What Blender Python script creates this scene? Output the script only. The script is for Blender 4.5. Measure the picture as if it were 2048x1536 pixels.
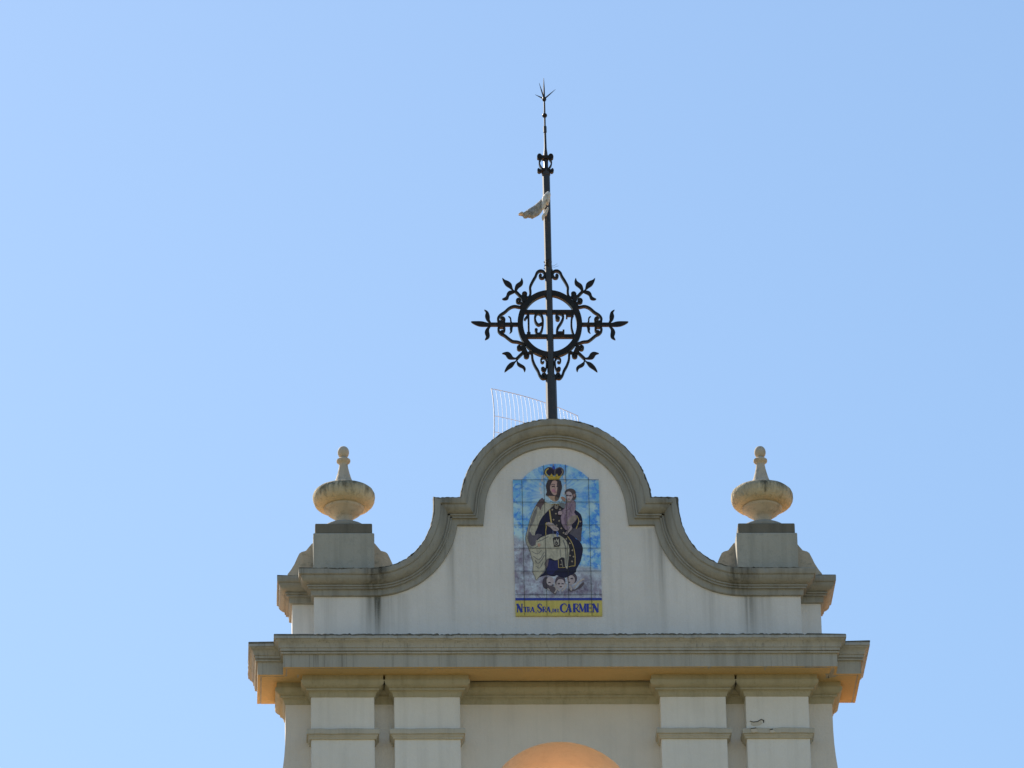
import bpy, math, random
from mathutils import Matrix, Vector
random.seed(7)
S = bpy.context.scene
for o in list(bpy.data.objects): bpy.data.objects.remove(o)
COL = S.collection

# ------------------------------------------------------------------ camera
FPX, DIST, PIT, AZI = 14000.0, 53.85, math.radians(26), math.radians(-2.8)
TGT = Vector((-.304, 0, 25.2))
sa, ca, sp, cp = math.sin(AZI), math.cos(AZI), math.sin(PIT), math.cos(PIT)
CAM = TGT + DIST * Vector((cp * sa, -cp * ca, -sp))
FW = -Vector((cp * sa, -cp * ca, -sp)); RT = Vector((ca, sa, 0)); UP = RT.cross(FW)
RO = math.atan(math.tan(-AZI) * sp)
R2 = RT * math.cos(RO) - UP * math.sin(RO); U2 = RT * math.sin(RO) + UP * math.cos(RO)
cam = bpy.data.objects.new('camera', bpy.data.cameras.new('camera')); COL.objects.link(cam)
B = -FW
cam.matrix_world = Matrix(((R2.x, U2.x, B.x, CAM.x), (R2.y, U2.y, B.y, CAM.y), (R2.z, U2.z, B.z, CAM.z), (0, 0, 0, 1)))
cam.data.sensor_width = 36; cam.data.lens = FPX / 2048 * 36
cam.data.clip_start = .5; cam.data.clip_end = 5000
S.camera = cam
S.render.resolution_x, S.render.resolution_y = 1024, 768

# ------------------------------------------------------------------ sky, sun, exposure
SUN_EL, SUN_AZ = math.radians(39), math.radians(-32)          # azimuth from +Y, clockwise positive
W = bpy.data.worlds.new('World'); S.world = W; W.use_nodes = True
nt = W.node_tree; bg = nt.nodes['Background']
sky = nt.nodes.new('ShaderNodeTexSky'); sky.sky_type = 'NISHITA'; sky.sun_disc = False
sky.sun_elevation = SUN_EL; sky.sun_rotation = SUN_AZ
sky.altitude = 50; sky.air_density = 1.5; sky.dust_density = 0.6; sky.ozone_density = 5.5
nt.links.new(sky.outputs[0], bg.inputs[0]); bg.inputs[1].default_value = .083
sl = bpy.data.lights.new('sun', 'SUN'); sl.energy = 5.0; sl.angle = math.radians(.5); sl.color = (1, .89, .74)
sun = bpy.data.objects.new('sun', sl); COL.objects.link(sun)
sdir = Vector((math.sin(SUN_AZ) * math.cos(SUN_EL), math.cos(SUN_AZ) * math.cos(SUN_EL), math.sin(SUN_EL)))
sun.rotation_euler = sdir.to_track_quat('Z', 'Y').to_euler(); sun.location = (-20, 40, 60)
S.view_settings.view_transform = 'Standard'; S.view_settings.look = 'None'
S.view_settings.exposure = 0.75; S.view_settings.gamma = 1; S.view_settings.use_curve_mapping = False

def trace(px, py, y=0.0):
    """a point read off the photograph, put on the upright plane at depth y where it really stands"""
    d = FW * FPX + R2 * (px - 1024) + U2 * (768 - py)
    q = CAM + d * ((y - CAM.y) / d.y)
    return q.x, q.z

# ------------------------------------------------------------------ materials
def srgb(r, g, b):
    f = lambda c: (c / 255 / 12.92) if c < 10 else ((c / 255 + .055) / 1.055) ** 2.4
    return f(r), f(g), f(b)
class NT:
    def __init__(s, name):
        s.m = bpy.data.materials.new(name); s.m.use_nodes = True; s.t = s.m.node_tree
        s.bsdf = s.t.nodes['Principled BSDF']
        s.co = s.t.nodes.new('ShaderNodeTexCoord').outputs['Object']
    def n(s, typ, ins=(), **kw):
        nd = s.t.nodes.new(typ)
        for k, v in kw.items(): setattr(nd, k, v)
        for i, v in (ins.items() if isinstance(ins, dict) else enumerate(ins)):
            if v is None: continue
            if isinstance(v, bpy.types.NodeSocket): s.t.links.new(v, nd.inputs[i])
            else: nd.inputs[i].default_value = v
        return nd
    def math(s, op, a, b=None, clamp=False):
        return s.n('ShaderNodeMath', [a, b], operation=op, use_clamp=clamp).outputs[0]
    def noise(s, scale, detail=3, vec=None, rough=.55):
        v = s.n('ShaderNodeMapping', {0: s.co, 3: vec}).outputs[0] if vec else s.co
        return s.n('ShaderNodeTexNoise', {0: v, 'Scale': scale, 'Detail': detail, 'Roughness': rough}).outputs[0]
    def ramp(s, f, a, b, lo=0.0, hi=1.0):
        return s.n('ShaderNodeMapRange', [f, a, b, lo, hi], clamp=True).outputs[0]
    def mix(s, f, a, b, mode='MIX'):
        nd = s.t.nodes.new('ShaderNodeMix'); nd.data_type = 'RGBA'; nd.blend_type = mode
        for i, v in ((0, f), (6, a), (7, b)):
            if isinstance(v, bpy.types.NodeSocket): s.t.links.new(v, nd.inputs[i])
            else: nd.inputs[i].default_value = (*v, 1) if isinstance(v, tuple) and len(v) == 3 else v
        return nd.outputs[2]
    def done(s, col, rough=.85, bump=None, strength=.3, dist=.01, spec=.3, metal=0):
        if isinstance(col, bpy.types.NodeSocket): s.t.links.new(col, s.bsdf.inputs['Base Color'])
        else: s.bsdf.inputs['Base Color'].default_value = (*col, 1)
        if isinstance(rough, bpy.types.NodeSocket): s.t.links.new(rough, s.bsdf.inputs['Roughness'])
        else: s.bsdf.inputs['Roughness'].default_value = rough
        s.bsdf.inputs['Specular IOR Level'].default_value = spec
        s.bsdf.inputs['Metallic'].default_value = metal
        if bump is not None:
            b = s.n('ShaderNodeBump', {'Strength': strength, 'Distance': dist, 'Height': bump})
            s.t.links.new(b.outputs[0], s.bsdf.inputs['Normal'])
        return s.m

def stucco(name, base, dirt, streak=.35, drip=0.0, stains=(), fine=.5, moss=None):
    """painted render: broad blotches, rain streaks and named stains (x, half width, z top, z bottom, strength)"""
    k = NT(name)
    sep = k.n('ShaderNodeSeparateXYZ', [k.co]); X, Z = sep.outputs[0], sep.outputs[2]
    blot = k.ramp(k.noise(1.7, 6, rough=.62), .36, .68)
    col = k.mix(k.math('MULTIPLY', blot, .55), base, tuple(c * .82 for c in base))
    st = k.ramp(k.noise(1, 4, (14, 14, .9)), .48, .72)
    col = k.mix(k.math('MULTIPLY', st, streak), col, dirt)
    if drip:
        dr = k.ramp(k.noise(1, 3, (70, 70, 1.1)), .56, .70)
        dr = k.math('MULTIPLY', dr, k.ramp(k.noise(1, 2, (2.2, 2.2, .4)), .38, .62))
        col = k.mix(k.math('MULTIPLY', dr, drip), col, tuple(c * .35 for c in dirt))
    if stains:
        tot = None; sn = k.ramp(k.noise(1, 4, (38, 38, .8)), .3, .66, .25, 1)
        for x0, w, zt, zb, a in stains:
            d = k.math('DIVIDE', k.math('SUBTRACT', X, x0), w)
            g = k.math('EXPONENT', k.math('MULTIPLY', k.math('MULTIPLY', d, d), -1.0))
            g = k.math('MULTIPLY', g, k.ramp(Z, zb, zt, 0, a))
            g = k.math('MULTIPLY', g, k.ramp(Z, zt + .02, zt, 0, 1))
            tot = g if tot is None else k.math('ADD', tot, g)
        col = k.mix(k.math('MULTIPLY', tot, sn, clamp=True), col, tuple(c * .5 for c in dirt))
    if moss:
        ms = k.ramp(k.noise(15, 6, rough=.72), .52, .64)
        col = k.mix(k.math('MULTIPLY', ms, .7), col, moss)
    spk = k.noise(120, 3)
    col = k.mix(k.math('MULTIPLY', k.ramp(spk, .35, .75), fine * .4), col, tuple(c * .75 for c in base))
    return k.done(col, .9, k.math('ADD', k.noise(45, 4), k.math('MULTIPLY', k.noise(7, 3), 2.0)), .35, .012, .2)

WALLC = (.84, .805, .765)
ATT = stucco('attic_stucco', WALLC, (.22, .22, .18), .13, stains=(
    (-1.42, .05, 23.36, 22.85, .75), (-1.36, .03, 23.36, 22.9, .9), (-1.27, .12, 23.36, 22.8, .45), (-.80, .025, 24.0, 22.95, .8),
    (.79, .028, 24.0, 22.9, .95), (.72, .07, 23.9, 22.9, .3), (1.16, .06, 23.5, 22.8, .35), (1.44, .05, 23.36, 22.85, .8), (1.55, .09, 23.36, 22.8, .4), (-1.75, .05, 23.36, 22.8, .3)))
WALL = stucco('wall_stucco', (.77, .72, .65), (.24, .23, .19), .11)
PILA = stucco('pilaster_stucco', (.83, .80, .74), (.28, .27, .22), .15, fine=.3)
TRIM = stucco('trim_cement', (.385, .375, .335), (.09, .085, .065), .35, drip=.35, fine=.9, stains=(
    (-1.42, .05, 23.56, 23.2, 1), (-1.34, .05, 23.56, 23.2, 1), (1.42, .06, 23.56, 23.2, 1), (1.33, .04, 23.56, 23.2, .9),
    (-.84, .05, 24.14, 23.8, .7), (.84, .05, 24.14, 23.8, .7)))
CORN = stucco('cornice_cement', (.475, .46, .41), (.10, .095, .07), .32, drip=.6, fine=.9)
CAPT = stucco('capital_stucco', (.46, .425, .31), (.17, .16, .10), .3, drip=.2)
NECK = stucco('neck_band_stucco', (.55, .52, .44), (.24, .23, .17), .3, drip=.15)
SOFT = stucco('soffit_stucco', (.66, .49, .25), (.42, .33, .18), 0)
MOSS = stucco('lichen_crust', (.15, .148, .13), (.05, .05, .04), .5, moss=(.26, .26, .23))
PED = stucco('pedestal_cement', (.47, .455, .395), (.17, .17, .14), .35, drip=.12, moss=(.36, .36, .32), fine=1)
PEDC = stucco('pedestal_cap_cement', (.20, .185, .15), (.07, .07, .055), .5, fine=1)
URN = stucco('urn_cement', (.60, .52, .41), (.34, .29, .21), .4, fine=1, moss=(.30, .28, .22))
def urn_bowl_mat():
    k = NT('urn_bowl_cement'); z = k.n('ShaderNodeSeparateXYZ', [k.co]).outputs[2]
    col = k.mix(k.ramp(k.noise(6, 4), .35, .7, 0, .5), (.64, .55, .38), (.52, .46, .33))
    st = k.math('ADD', k.ramp(k.noise(1, 4, (26, 26, 5), .7), .3, .75, -.08, .13), z)
    m = k.math('MULTIPLY', k.ramp(st, .27, .385, 0, .92), k.ramp(k.noise(11, 4), .3, .65, .35, 1))
    col = k.mix(m, col, (.085, .08, .055))
    col = k.mix(k.ramp(k.noise(38, 3), .64, .74, 0, .75), col, (.45, .43, .36))
    return k.done(col, .95, k.noise(60, 5), .6, .02, .2)
UBOWL = urn_bowl_mat()
def iron_mat(name, r0, r1, ior):
    k = NT(name); k.bsdf.inputs['IOR'].default_value = ior; r = k.ramp(k.noise(22, 5), .5, .75)
    col = k.mix(r, (.014, .012, .010), (.045, .024, .013))
    col = k.mix(k.ramp(k.noise(9, 4), .62, .72, 0, .6), col, (.075, .075, .062))
    return k.done(col, k.ramp(k.noise(14, 3), .3, .7, r0, r1), k.noise(70, 4), .06, .002, .62 if ior > 1.4 else .5)
IRON = iron_mat('old_iron', .38, .52, 1.33)
PIRON = iron_mat('pole_iron', .46, .54, 1.55)
def rust_mat():
    k = NT('flaking_rust'); col = k.mix(k.ramp(k.noise(40, 4), .4, .6), (.018, .013, .010), (.12, .09, .06))
    return k.done(col, .9, k.noise(60, 4), .8, .01)
RUST = rust_mat()
def wing_mat(name, a, b, c):
    k = NT(name); n1 = k.noise(1, 5, (60, 60, 24), .7)
    col = k.mix(k.ramp(n1, .3, .7), a, b); col = k.mix(k.ramp(k.noise(48, 4), .54, .72, 0, .8), col, c)
    return k.done(col, .85, n1, 1, .02)
WGREY = wing_mat('weathered_grey', (.32, .31, .30), (.58, .57, .55), (.66, .62, .57))
WLIT = wing_mat('sunlit_cream', (.78, .72, .64), (.93, .90, .84), (.48, .40, .33))  # cream raised in tone so the colour stands in for sunlight
def alu():
    k = NT('galvanised_wire'); return k.done(k.mix(k.noise(30, 2), (.60, .55, .54), (.70, .65, .63)), .6, spec=.3)
ALU = alu()

# ------------------------------------------------------------------ mesh helpers
class MB:
    def __init__(s): s.v = []; s.f = []; s.mi = []; s.mats = []; s.sm = []
    def slot(s, m):
        if m not in s.mats: s.mats.append(m)
        return s.mats.index(m)
    def add(s, vs, fs, mat=None, smooth=False):
        b = len(s.v); s.v += [tuple(p) for p in vs]; i = s.slot(mat)
        for f in fs: s.f.append([b + j for j in f]); s.mi.append(i); s.sm.append(smooth)
    def box(s, x0, x1, y0, y1, z0, z1, mat=None):
        s.add([(x, y, z) for x in (x0, x1) for y in (y0, y1) for z in (z0, z1)],
              [(0, 1, 3, 2), (4, 6, 7, 5), (0, 4, 5, 1), (2, 3, 7, 6), (0, 2, 6, 4), (1, 5, 7, 3)], mat)
    def prism(s, pts, y0, y1, mat=None, smooth=False):
        n = len(pts)
        s.add([(x, y0, z) for x, z in pts] + [(x, y1, z) for x, z in pts],
              [list(range(n))[::-1], [n + i for i in range(n)]], mat)
        s.add([(x, y0, z) for x, z in pts] + [(x, y1, z) for x, z in pts],
              [(i, (i + 1) % n, n + (i + 1) % n, n + i) for i in range(n)], mat, smooth)
    def sheet(s, pts, y, mat=None):
        s.add([(x, y, z) for x, z in pts], [list(range(len(pts)))], mat)
    def bar(s, pts, w, y0, y1, mat=None, closed=False):
        """flat bar of width w (number or list) along a line in the upright plane, between depths y0 and y1"""
        n = len(pts); L = []; Rr = []
        for i in range(n):
            a = pts[(i - 1) % n] if (closed or i) else pts[0]; c = pts[(i + 1) % n] if (closed or i < n - 1) else pts[-1]
            dx, dz = c[0] - a[0], c[1] - a[1]; l = math.hypot(dx, dz) or 1
            h = (w[i] if isinstance(w, (list, tuple)) else w) / 2
            L.append((pts[i][0] - dz / l * h, pts[i][1] + dx / l * h)); Rr.append((pts[i][0] + dz / l * h, pts[i][1] - dx / l * h))
        if y1 is None:
            vs = [(x, y0, z) for x, z in L] + [(x, y0, z) for x, z in Rr]
            s.add(vs, [(i, i + 1, n + i + 1, n + i) for i in range(n - 1)], mat); return
        vs = [(x, y, z) for y in (y0, y1) for q in (L, Rr) for x, z in q]
        fs = []
        for i in range(n if closed else n - 1):
            j = (i + 1) % n
            fs += [(i, j, n + j, n + i), (2 * n + i, 3 * n + i, 3 * n + j, 2 * n + j), (i, 2 * n + i, 2 * n + j, j), (n + i, n + j, 3 * n + j, 3 * n + i)]
        if not closed: fs += [(0, n, 3 * n, 2 * n), (n - 1, 3 * n - 1, 4 * n - 1, 2 * n - 1)]
        s.add(vs, fs, mat)
    def tube(s, pts, r, seg=8, mat=None, caps=True):
        pts = [Vector(p) for p in pts]; n = len(pts); vs = []
        for i, p in enumerate(pts):
            t = (pts[min(i + 1, n - 1)] - pts[max(i - 1, 0)]).normalized()
            u = t.cross(Vector((0, 1, 0)) if abs(t.y) < .9 else Vector((1, 0, 0))).normalized(); w = t.cross(u)
            rr = r[i] if isinstance(r, (list, tuple)) else r
            vs += [p + (u * math.cos(2 * math.pi * k / seg) + w * math.sin(2 * math.pi * k / seg)) * rr for k in range(seg)]
        fs = [(i * seg + k, i * seg + (k + 1) % seg, (i + 1) * seg + (k + 1) % seg, (i + 1) * seg + k) for i in range(n - 1) for k in range(seg)]
        s.add(vs, fs, mat, True)
        if caps: s.add(vs, [list(range(seg)), [(n - 1) * seg + k for k in range(seg)]], mat)
    def lathe(s, prof, c=(0, 0, 0), seg=48, mat=None, wob=0.0, smooth=True):
        vs = []; n = len(prof)
        for r, z in prof:
            for k in range(seg):
                a = 2 * math.pi * k / seg; q = r * (1 + wob * (math.sin(3 * a + z * 9) + math.sin(7 * a + z * 31 + 1) + random.uniform(-1, 1)))
                vs.append((c[0] + q * math.cos(a), c[1] + q * math.sin(a), c[2] + z))
        s.add(vs, [(i * seg + k, i * seg + (k + 1) % seg, (i + 1) * seg + (k + 1) % seg, (i + 1) * seg + k) for i in range(n - 1) for k in range(seg)], mat, smooth)
        s.add(vs, [list(range(seg))[::-1], [(n - 1) * seg + k for k in range(seg)]], mat)
    def build(s, name, mat=None, parent=None, bevel=0.0, loc=None):
        me = bpy.data.meshes.new(name); off = Vector(loc) if loc else Vector((0, 0, 0))
        me.from_pydata([tuple(Vector(p) - off) for p in s.v], [], s.f)
        for m in s.mats: me.materials.append(m or mat)
        me.polygons.foreach_set('material_index', s.mi); me.polygons.foreach_set('use_smooth', s.sm)
        import bmesh
        bm = bmesh.new(); bm.from_mesh(me)
        bmesh.ops.remove_doubles(bm, verts=bm.verts, dist=1e-6)
        bmesh.ops.recalc_face_normals(bm, faces=bm.faces); bm.to_mesh(me); bm.free()
        me.set_sharp_from_angle(angle=math.radians(38))
        o = bpy.data.objects.new(name, me); COL.objects.link(o)
        if loc: o.location = loc
        if parent: o.parent = parent
        if bevel:
            b = o.modifiers.new('edge', 'BEVEL'); b.width = bevel; b.segments = 2; b.limit_method = 'ANGLE'; b.angle_limit = math.radians(40)
        return o
def thing(name, label, cat, loc=(0, 0, 0), group=None):
    o = bpy.data.objects.new(name, None); COL.objects.link(o); o.location = loc; o.empty_display_size = .3
    o['label'] = label; o['category'] = cat
    if group: o['group'] = group
    return o

def miter(pts, i, closed=False):
    n = len(pts); p = Vector(pts[i])
    a = (p - Vector(pts[i - 1])) if (i > 0 or closed) else None; b = (Vector(pts[(i + 1) % n]) - p) if (i < n - 1 or closed) else None
    a = (a or b).normalized(); b = (b or a).normalized()
    na, nb = Vector((a.y, -a.x)), Vector((b.y, -b.x))         # right-hand normal
    m = (na + nb).normalized(); return m / max(.25, m.dot(na))
def subdiv(pts, step):
    out = []
    for a, b in zip(pts, pts[1:]):
        a, b = Vector(a), Vector(b); k = max(1, int((b - a).length / step))
        out += [a.lerp(b, j / k) for j in range(k)]
    return out + [Vector(pts[-1])]
def sweep(mb, path, prof, place, mat, jit=None, amp=.0, step=.05, caps=True):
    """sweep a closed profile (out, up) along a path; place(point, normal, out, up) gives the 3D position; jit = profile indices with a crumbled edge"""
    path = subdiv(path, step); n, k = len(path), len(prof); vs = []
    for i in range(n):
        m = miter(path, i); e = random.gauss(0, amp) if amp else 0
        if amp and random.random() < .06: e -= amp * 2.5
        for q, (o, h) in enumerate(prof):
            dd = e if (jit and q in jit) else (random.gauss(0, .0007))
            vs.append(place(path[i], m, o + (dd * .5 if jit and q in jit else 0), h + dd))
    fs = [(i * k + q, i * k + (q + 1) % k, (i + 1) * k + (q + 1) % k, (i + 1) * k + q) for i in range(n - 1) for q in range(k)]
    if caps: fs += [list(range(k)), [(n - 1) * k + q for q in range(k)]]
    mb.add(vs, fs, mat)
def plan(z0): return lambda p, m, o, h: (p.x + m.x * o, p.y + m.y * o, z0 + h)

# ------------------------------------------------------------------ the church: bell gable on top of the facade
church = thing('church', 'pale stucco church bell gable with curved crest, shoulder pedestals and paired pilasters', 'church')
ZS = 22.672                      # cornice soffit
ZT = ZS + .235                   # cornice top
ARC_R, ARC_Z = .579, 22.21 - .579
HB = 1.86
# belfry wall with its arch
w = MB()
arc = [(ARC_R * math.cos(t), ARC_Z + ARC_R * math.sin(t)) for t in [math.pi * i / 48 for i in range(49)]]
ZB = 16.0
w.prism([(HB, ZB), (HB, ZS + .12), (-HB, ZS + .12), (-HB, ZB), (-ARC_R, ZB)] + arc[::-1] + [(ARC_R, ZB)], 0, .62)
for sg in (-1, 1):
    def half(z): t = max(0, 22.33 - z); return 2.06 + .20 * t * t
    zz = [ZS + .12 - .1 * i for i in range(30)] + [20.0]
    w.prism([(sg * HB, 20.0), (sg * HB, ZS + .12)] + [(sg * half(z), z) for z in zz], 0, .34)
wall = w.build('belfry_wall', WALL, church)
# the four pilasters and their neck bands
NB = [(-.04, 0), (.012, 0), (.014, .012), (.024, .022), (.022, .032), (.034, .036), (.036, .07), (.030, .078), (-.04, .08)]
for a, b in ((-1.87, -1.395), (-1.247, -.752), (.752, 1.247), (1.395, 1.87)):
    p = MB(); p.box(a, b, -.14, .03, 19.0, ZS + .05)
    po = p.build('pilaster', PILA, church, .006)
    m = MB(); sweep(m, [(a, .02), (a, -.14), (b, -.14), (b, .02)], NB, plan(22.173), None, (5, 6, 7), .0012, .06)
    m.build('neck_band', NECK, po)
# frieze and capital moulding under the soffit
FR = [(-.05, -.155), (.005, -.155), (.008, -.150), (.011, -.134), (.017, -.122), (.026, -.115), (.034, -.112), (.037, -.111), (.038, -.098), (.034, -.096),
      (.042, -.092), (.055, -.085), (.066, -.076), (.073, -.064), (.0755, -.052), (.0755, -.043), (.067, -.042), (.065, .004), (-.05, .004)]
pp = [(-2.06, .34), (-2.06, 0), (-1.87, 0), (-1.87, -.14), (-1.395, -.14), (-1.395, 0), (-1.247, 0), (-1.247, -.14), (-.752, -.14), (-.752, 0)]
pp = pp + [(-x, y) for x, y in pp[::-1]]
m = MB(); sweep(m, pp, FR, plan(ZS), None, None, 0, .06); m.build('capital_moulding', CAPT, church)
# main cornice
cpath = [(-2.06, .34), (-2.06, 0), (-1.87, 0), (-1.87, -.14)]; cpath += [(-x, y) for x, y in cpath[::-1]]
CO = [(.21, .001), (.21, .103), (.226, .105), (.228, .116), (.216, .119), (.216, .123), (.231, .126), (.231, .147), (.238, .149), (.239, .160), (.244, .175),
      (.254, .189), (.266, .197), (.268, .204), (.277, .207), (.277, .228), (.272, .235), (-.05, .25), (-.05, .001)]
m = MB(); sweep(m, cpath, CO, plan(ZS), None, (14, 15, 16), .0014, .03); m.build('cornice', CORN, church)
so = [(-.05, 0), (.178, 0), (.178, .007), (.190, .007), (.190, 0), (.2095, 0), (.2095, .03), (-.05, .03)]
m = MB(); sweep(m, cpath, so, plan(ZS - .0005), None, None, 0, .1); m.build('soffit', SOFT, church)
LIP = [(.20, .229), (.278, .229), (.279, .237), (.273, .243), (.20, .250)]
m = MB(); sweep(m, cpath, LIP, plan(ZS), None, (1, 2, 3, 4), .0022, .016); m.build('lichen_edge', MOSS, church)

# attic and curved gable
YA = -.14; HF, HS = 1.842, 2.005; ZSH, ZST, ZAP = 23.533, 24.121, 24.782
XST, XAR = .925, .724
RG = (XAR ** 2 + (ZAP - ZST) ** 2) / (2 * (ZAP - ZST)); ZC = ZAP - RG
right = []
t1 = math.asin(XAR / RG) if ZST >= ZC else math.pi - math.asin(XAR / RG)
for i in range(33): t = t1 * i / 32; right.append((RG * math.sin(t), ZC + RG * math.cos(t)))
right.append((XST, ZST))
xq = 1.425
def sup(c): return math.copysign(abs(c) ** (2 / 2.25), c)
for i in range(1, 25):
    t = math.pi / 2 * i / 24
    right.append((xq - (xq - XST) * sup(math.cos(t)), ZST - (ZST - ZSH) * sup(math.sin(t))))
right.append((1.74, ZSH))
gpath = [(-x, z) for x, z in right[::-1]] + right[1:]
# profile: depth inward from the crest line -> negative 'up', projection from the attic face -> 'out'
GP = [(.104, 0), (.114, -.006), (.114, -.044), (.109, -.050), (.100, -.052), (.100, -.060), (.097, -.070), (.088, -.084), (.072, -.097), (.054, -.106), (.046, -.108),
      (.046, -.113), (.053, -.115), (.053, -.124), (.040, -.126), (.040, -.130), (.044, -.132), (.044, -.140), (.024, -.143), (.020, -.186), (.014, -.190), (.0, -.191)]
def gplace(p, m, o, h): return (p.x + m.x * -h, YA - o, p.y + m.y * -h)
m = MB(); sweep(m, gpath, GP + [(-.03, -.19), (-.03, -.05), (-.39, -.05), (-.39, 0)], gplace, None, (0, 1), .0022, .03, caps=False)
apath = [(-HS, .34), (-HS, 0), (-HF, 0), (-HF, YA), (-1.74, YA)]
for sg in (1, -1):
    pth = apath if sg == 1 else [(-x, y) for x, y in apath[::-1]]
    sweep(m, pth, GP + [(-.04, -.19), (-.04, 0)], plan(ZSH), None, (0, 1), .0022, .045)
m.build('gable_moulding', TRIM, church)
LG = [(.05, .008), (.098, .006), (.1125, .001), (.1118, -.005), (.05, -.004)]
m = MB(); sweep(m, gpath, LG, gplace, None, (0, 1, 2, 3), .0015, .015)
for sg in (1, -1):
    pth = apath if sg == 1 else [(-x, y) for x, y in apath[::-1]]
    sweep(m, pth, LG, plan(ZSH), None, (0, 1, 2, 3), .0022, .016)
m.build('lichen_edge', MOSS, church)
w = MB(); gp = [Vector(p) for p in gpath]
inner = [(p + miter(gp, i) * .03) for i, p in enumerate(gp)]
w.prism([(-HF, ZS + .1), (-HF, ZSH - .03)] + [(p.x, p.y) for p in inner] + [(HF, ZSH - .03), (HF, ZS + .1)], YA, .22)
for sg in (-1, 1):
    x0, x1 = sorted((sg * HF, sg * HS)); w.box(x0, x1, 0, .34, ZS + .1, ZSH - .02)
w.box(-HF, HF, .22, .34, ZS + .1, ZSH - .02)
attic = w.build('attic_wall', ATT, church)
# pedestals with their rounded backing blocks
prof = [(-.43, -.03), (-.425, .09), (-.40, .125), (-.372, .175), (-.352, .225), (-.335, .262), (-.318, .275), (-.285, .285), (-.24, .345), (-.2, .36)]
for xc in (-1.612, 1.606):
    p = MB(); p.box(xc - .232, xc + .232, -.12, .32, ZSH - .03, ZSH + .352)
    po = p.build('pedestal', PED, church, .008)
    p = MB(); p.box(xc - .217, xc + .217, -.108, .308, ZSH + .352, ZSH + .437); p.build('pedestal_cap', PEDC, po, .008)
    p = MB(); p.prism([(xc + x, ZSH + z) for x, z in prof + [(-x, z) for x, z in prof[::-1]]], .06, .30); p.build('backing_block', URN, po)
# dark open joints between the paired capitals, peeling paint with drawn-on shadow lines on the right pilaster
BLK = NT('open_joint').done((.01, .008, .006), 1.0)
for xc in (-1.321, 1.321):
    cr = MB(); cr.prism([(xc - .007, ZS - .038), (xc + .007, ZS - .038), (xc + .003, ZS - .043), (xc + .003, ZS - .09), (xc, ZS - .11), (xc - .003, ZS - .09), (xc - .003, ZS - .043)], -.2150, -.19)
    cr.build('open_joint', BLK, church)
def T7(zx, zy, y=-.1415): return trace(1250 + zx / 4.096, 1236 + zy / 4.096, y)
FLK = stucco('bare_plaster', (.66, .60, .50), (.4, .36, .3), .1); LSH = NT('lifted_edge_shadow').done((.05, .045, .035), .9)  # the dark tone paints the shadow line along lifted edges
PP = []
def peel(): PP.append(MB()); return PP[-1]
pl = peel(); pl.prism([T7(*q) for q in ((1022, 842), (1050, 850), (1085, 846), (1115, 828), (1140, 838), (1139, 858), (1133, 858), (1130, 840), (1116, 834), (1088, 851), (1050, 855), (1024, 847))], -.1445, -.139, LSH)
pl.prism([T7(*q) for q in ((1030, 853), (1070, 857), (1112, 842), (1128, 862), (1100, 880), (1060, 885), (1034, 876))], -.1414, -.139, FLK)
for pts in (((1030, 910), (1075, 905), (1090, 932), (1050, 940), (1036, 930)), ((1185, 920), (1210, 915), (1235, 932), (1210, 940), (1190, 936))):
    pl = peel(); pl.prism([T7(*q, -.177) for q in pts], -.1785, -.17, FLK)
    pl.prism([T7(*q, -.177) for q in (pts[0], pts[1], (pts[1][0], pts[1][1] - 8), (pts[0][0], pts[0][1] - 6))], -.1795, -.17, LSH)
for q in PP: q.build('peeling_paint', FLK, church)

# lower facade and nave behind, below what the photograph shows
LOW = stucco('facade_stucco', (.48, .46, .40), (.25, .24, .2), .2)
w = MB(); w.prism([(-6.6, 0), (6.6, 0), (6.6, 21.1), (2.0, 21.1), (2.0, 20.3), (-2.0, 20.3), (-2.0, 21.1), (-6.6, 21.1)], .012, .60); w.build('facade_wall', LOW, church)
def tiles():
    k = NT('terracotta_tiles')
    wv = k.n('ShaderNodeTexWave', {0: k.co, 'Scale': 4.5, 'Distortion': .4}, bands_direction='Y').outputs['Fac']
    col = k.mix(k.ramp(k.noise(3, 4), .3, .7), (.86, .40, .17), (.92, .50, .24))
    return k.done(col, .85, wv, .8, .05)
w = MB(); w.box(-ARC_R - .02, ARC_R + .02, .004, .616, ZB, 21.4); w.build('bounce_sill', tiles(), church)  # unseen tiled sill, added to bounce orange light onto the arch
w = MB(); w.box(-7.0, 7.0, .64, 14, 21.2, 21.7); w.build('bounce_terrace', tiles(), church)  # unseen flat terrace, added close behind to bounce orange light upward
w = MB(); w.box(-6.6, 6.6, .625, 13.9, 0, 21.19); w.build('nave_wall', LOW, church)
w = MB(); w.prism([(-7.2, 21.3), (0, 23.2), (7.2, 21.3), (7.2, 0), (-7.2, 0)], 14.01, 26); w.build('nave_roof', tiles(), church)

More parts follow.
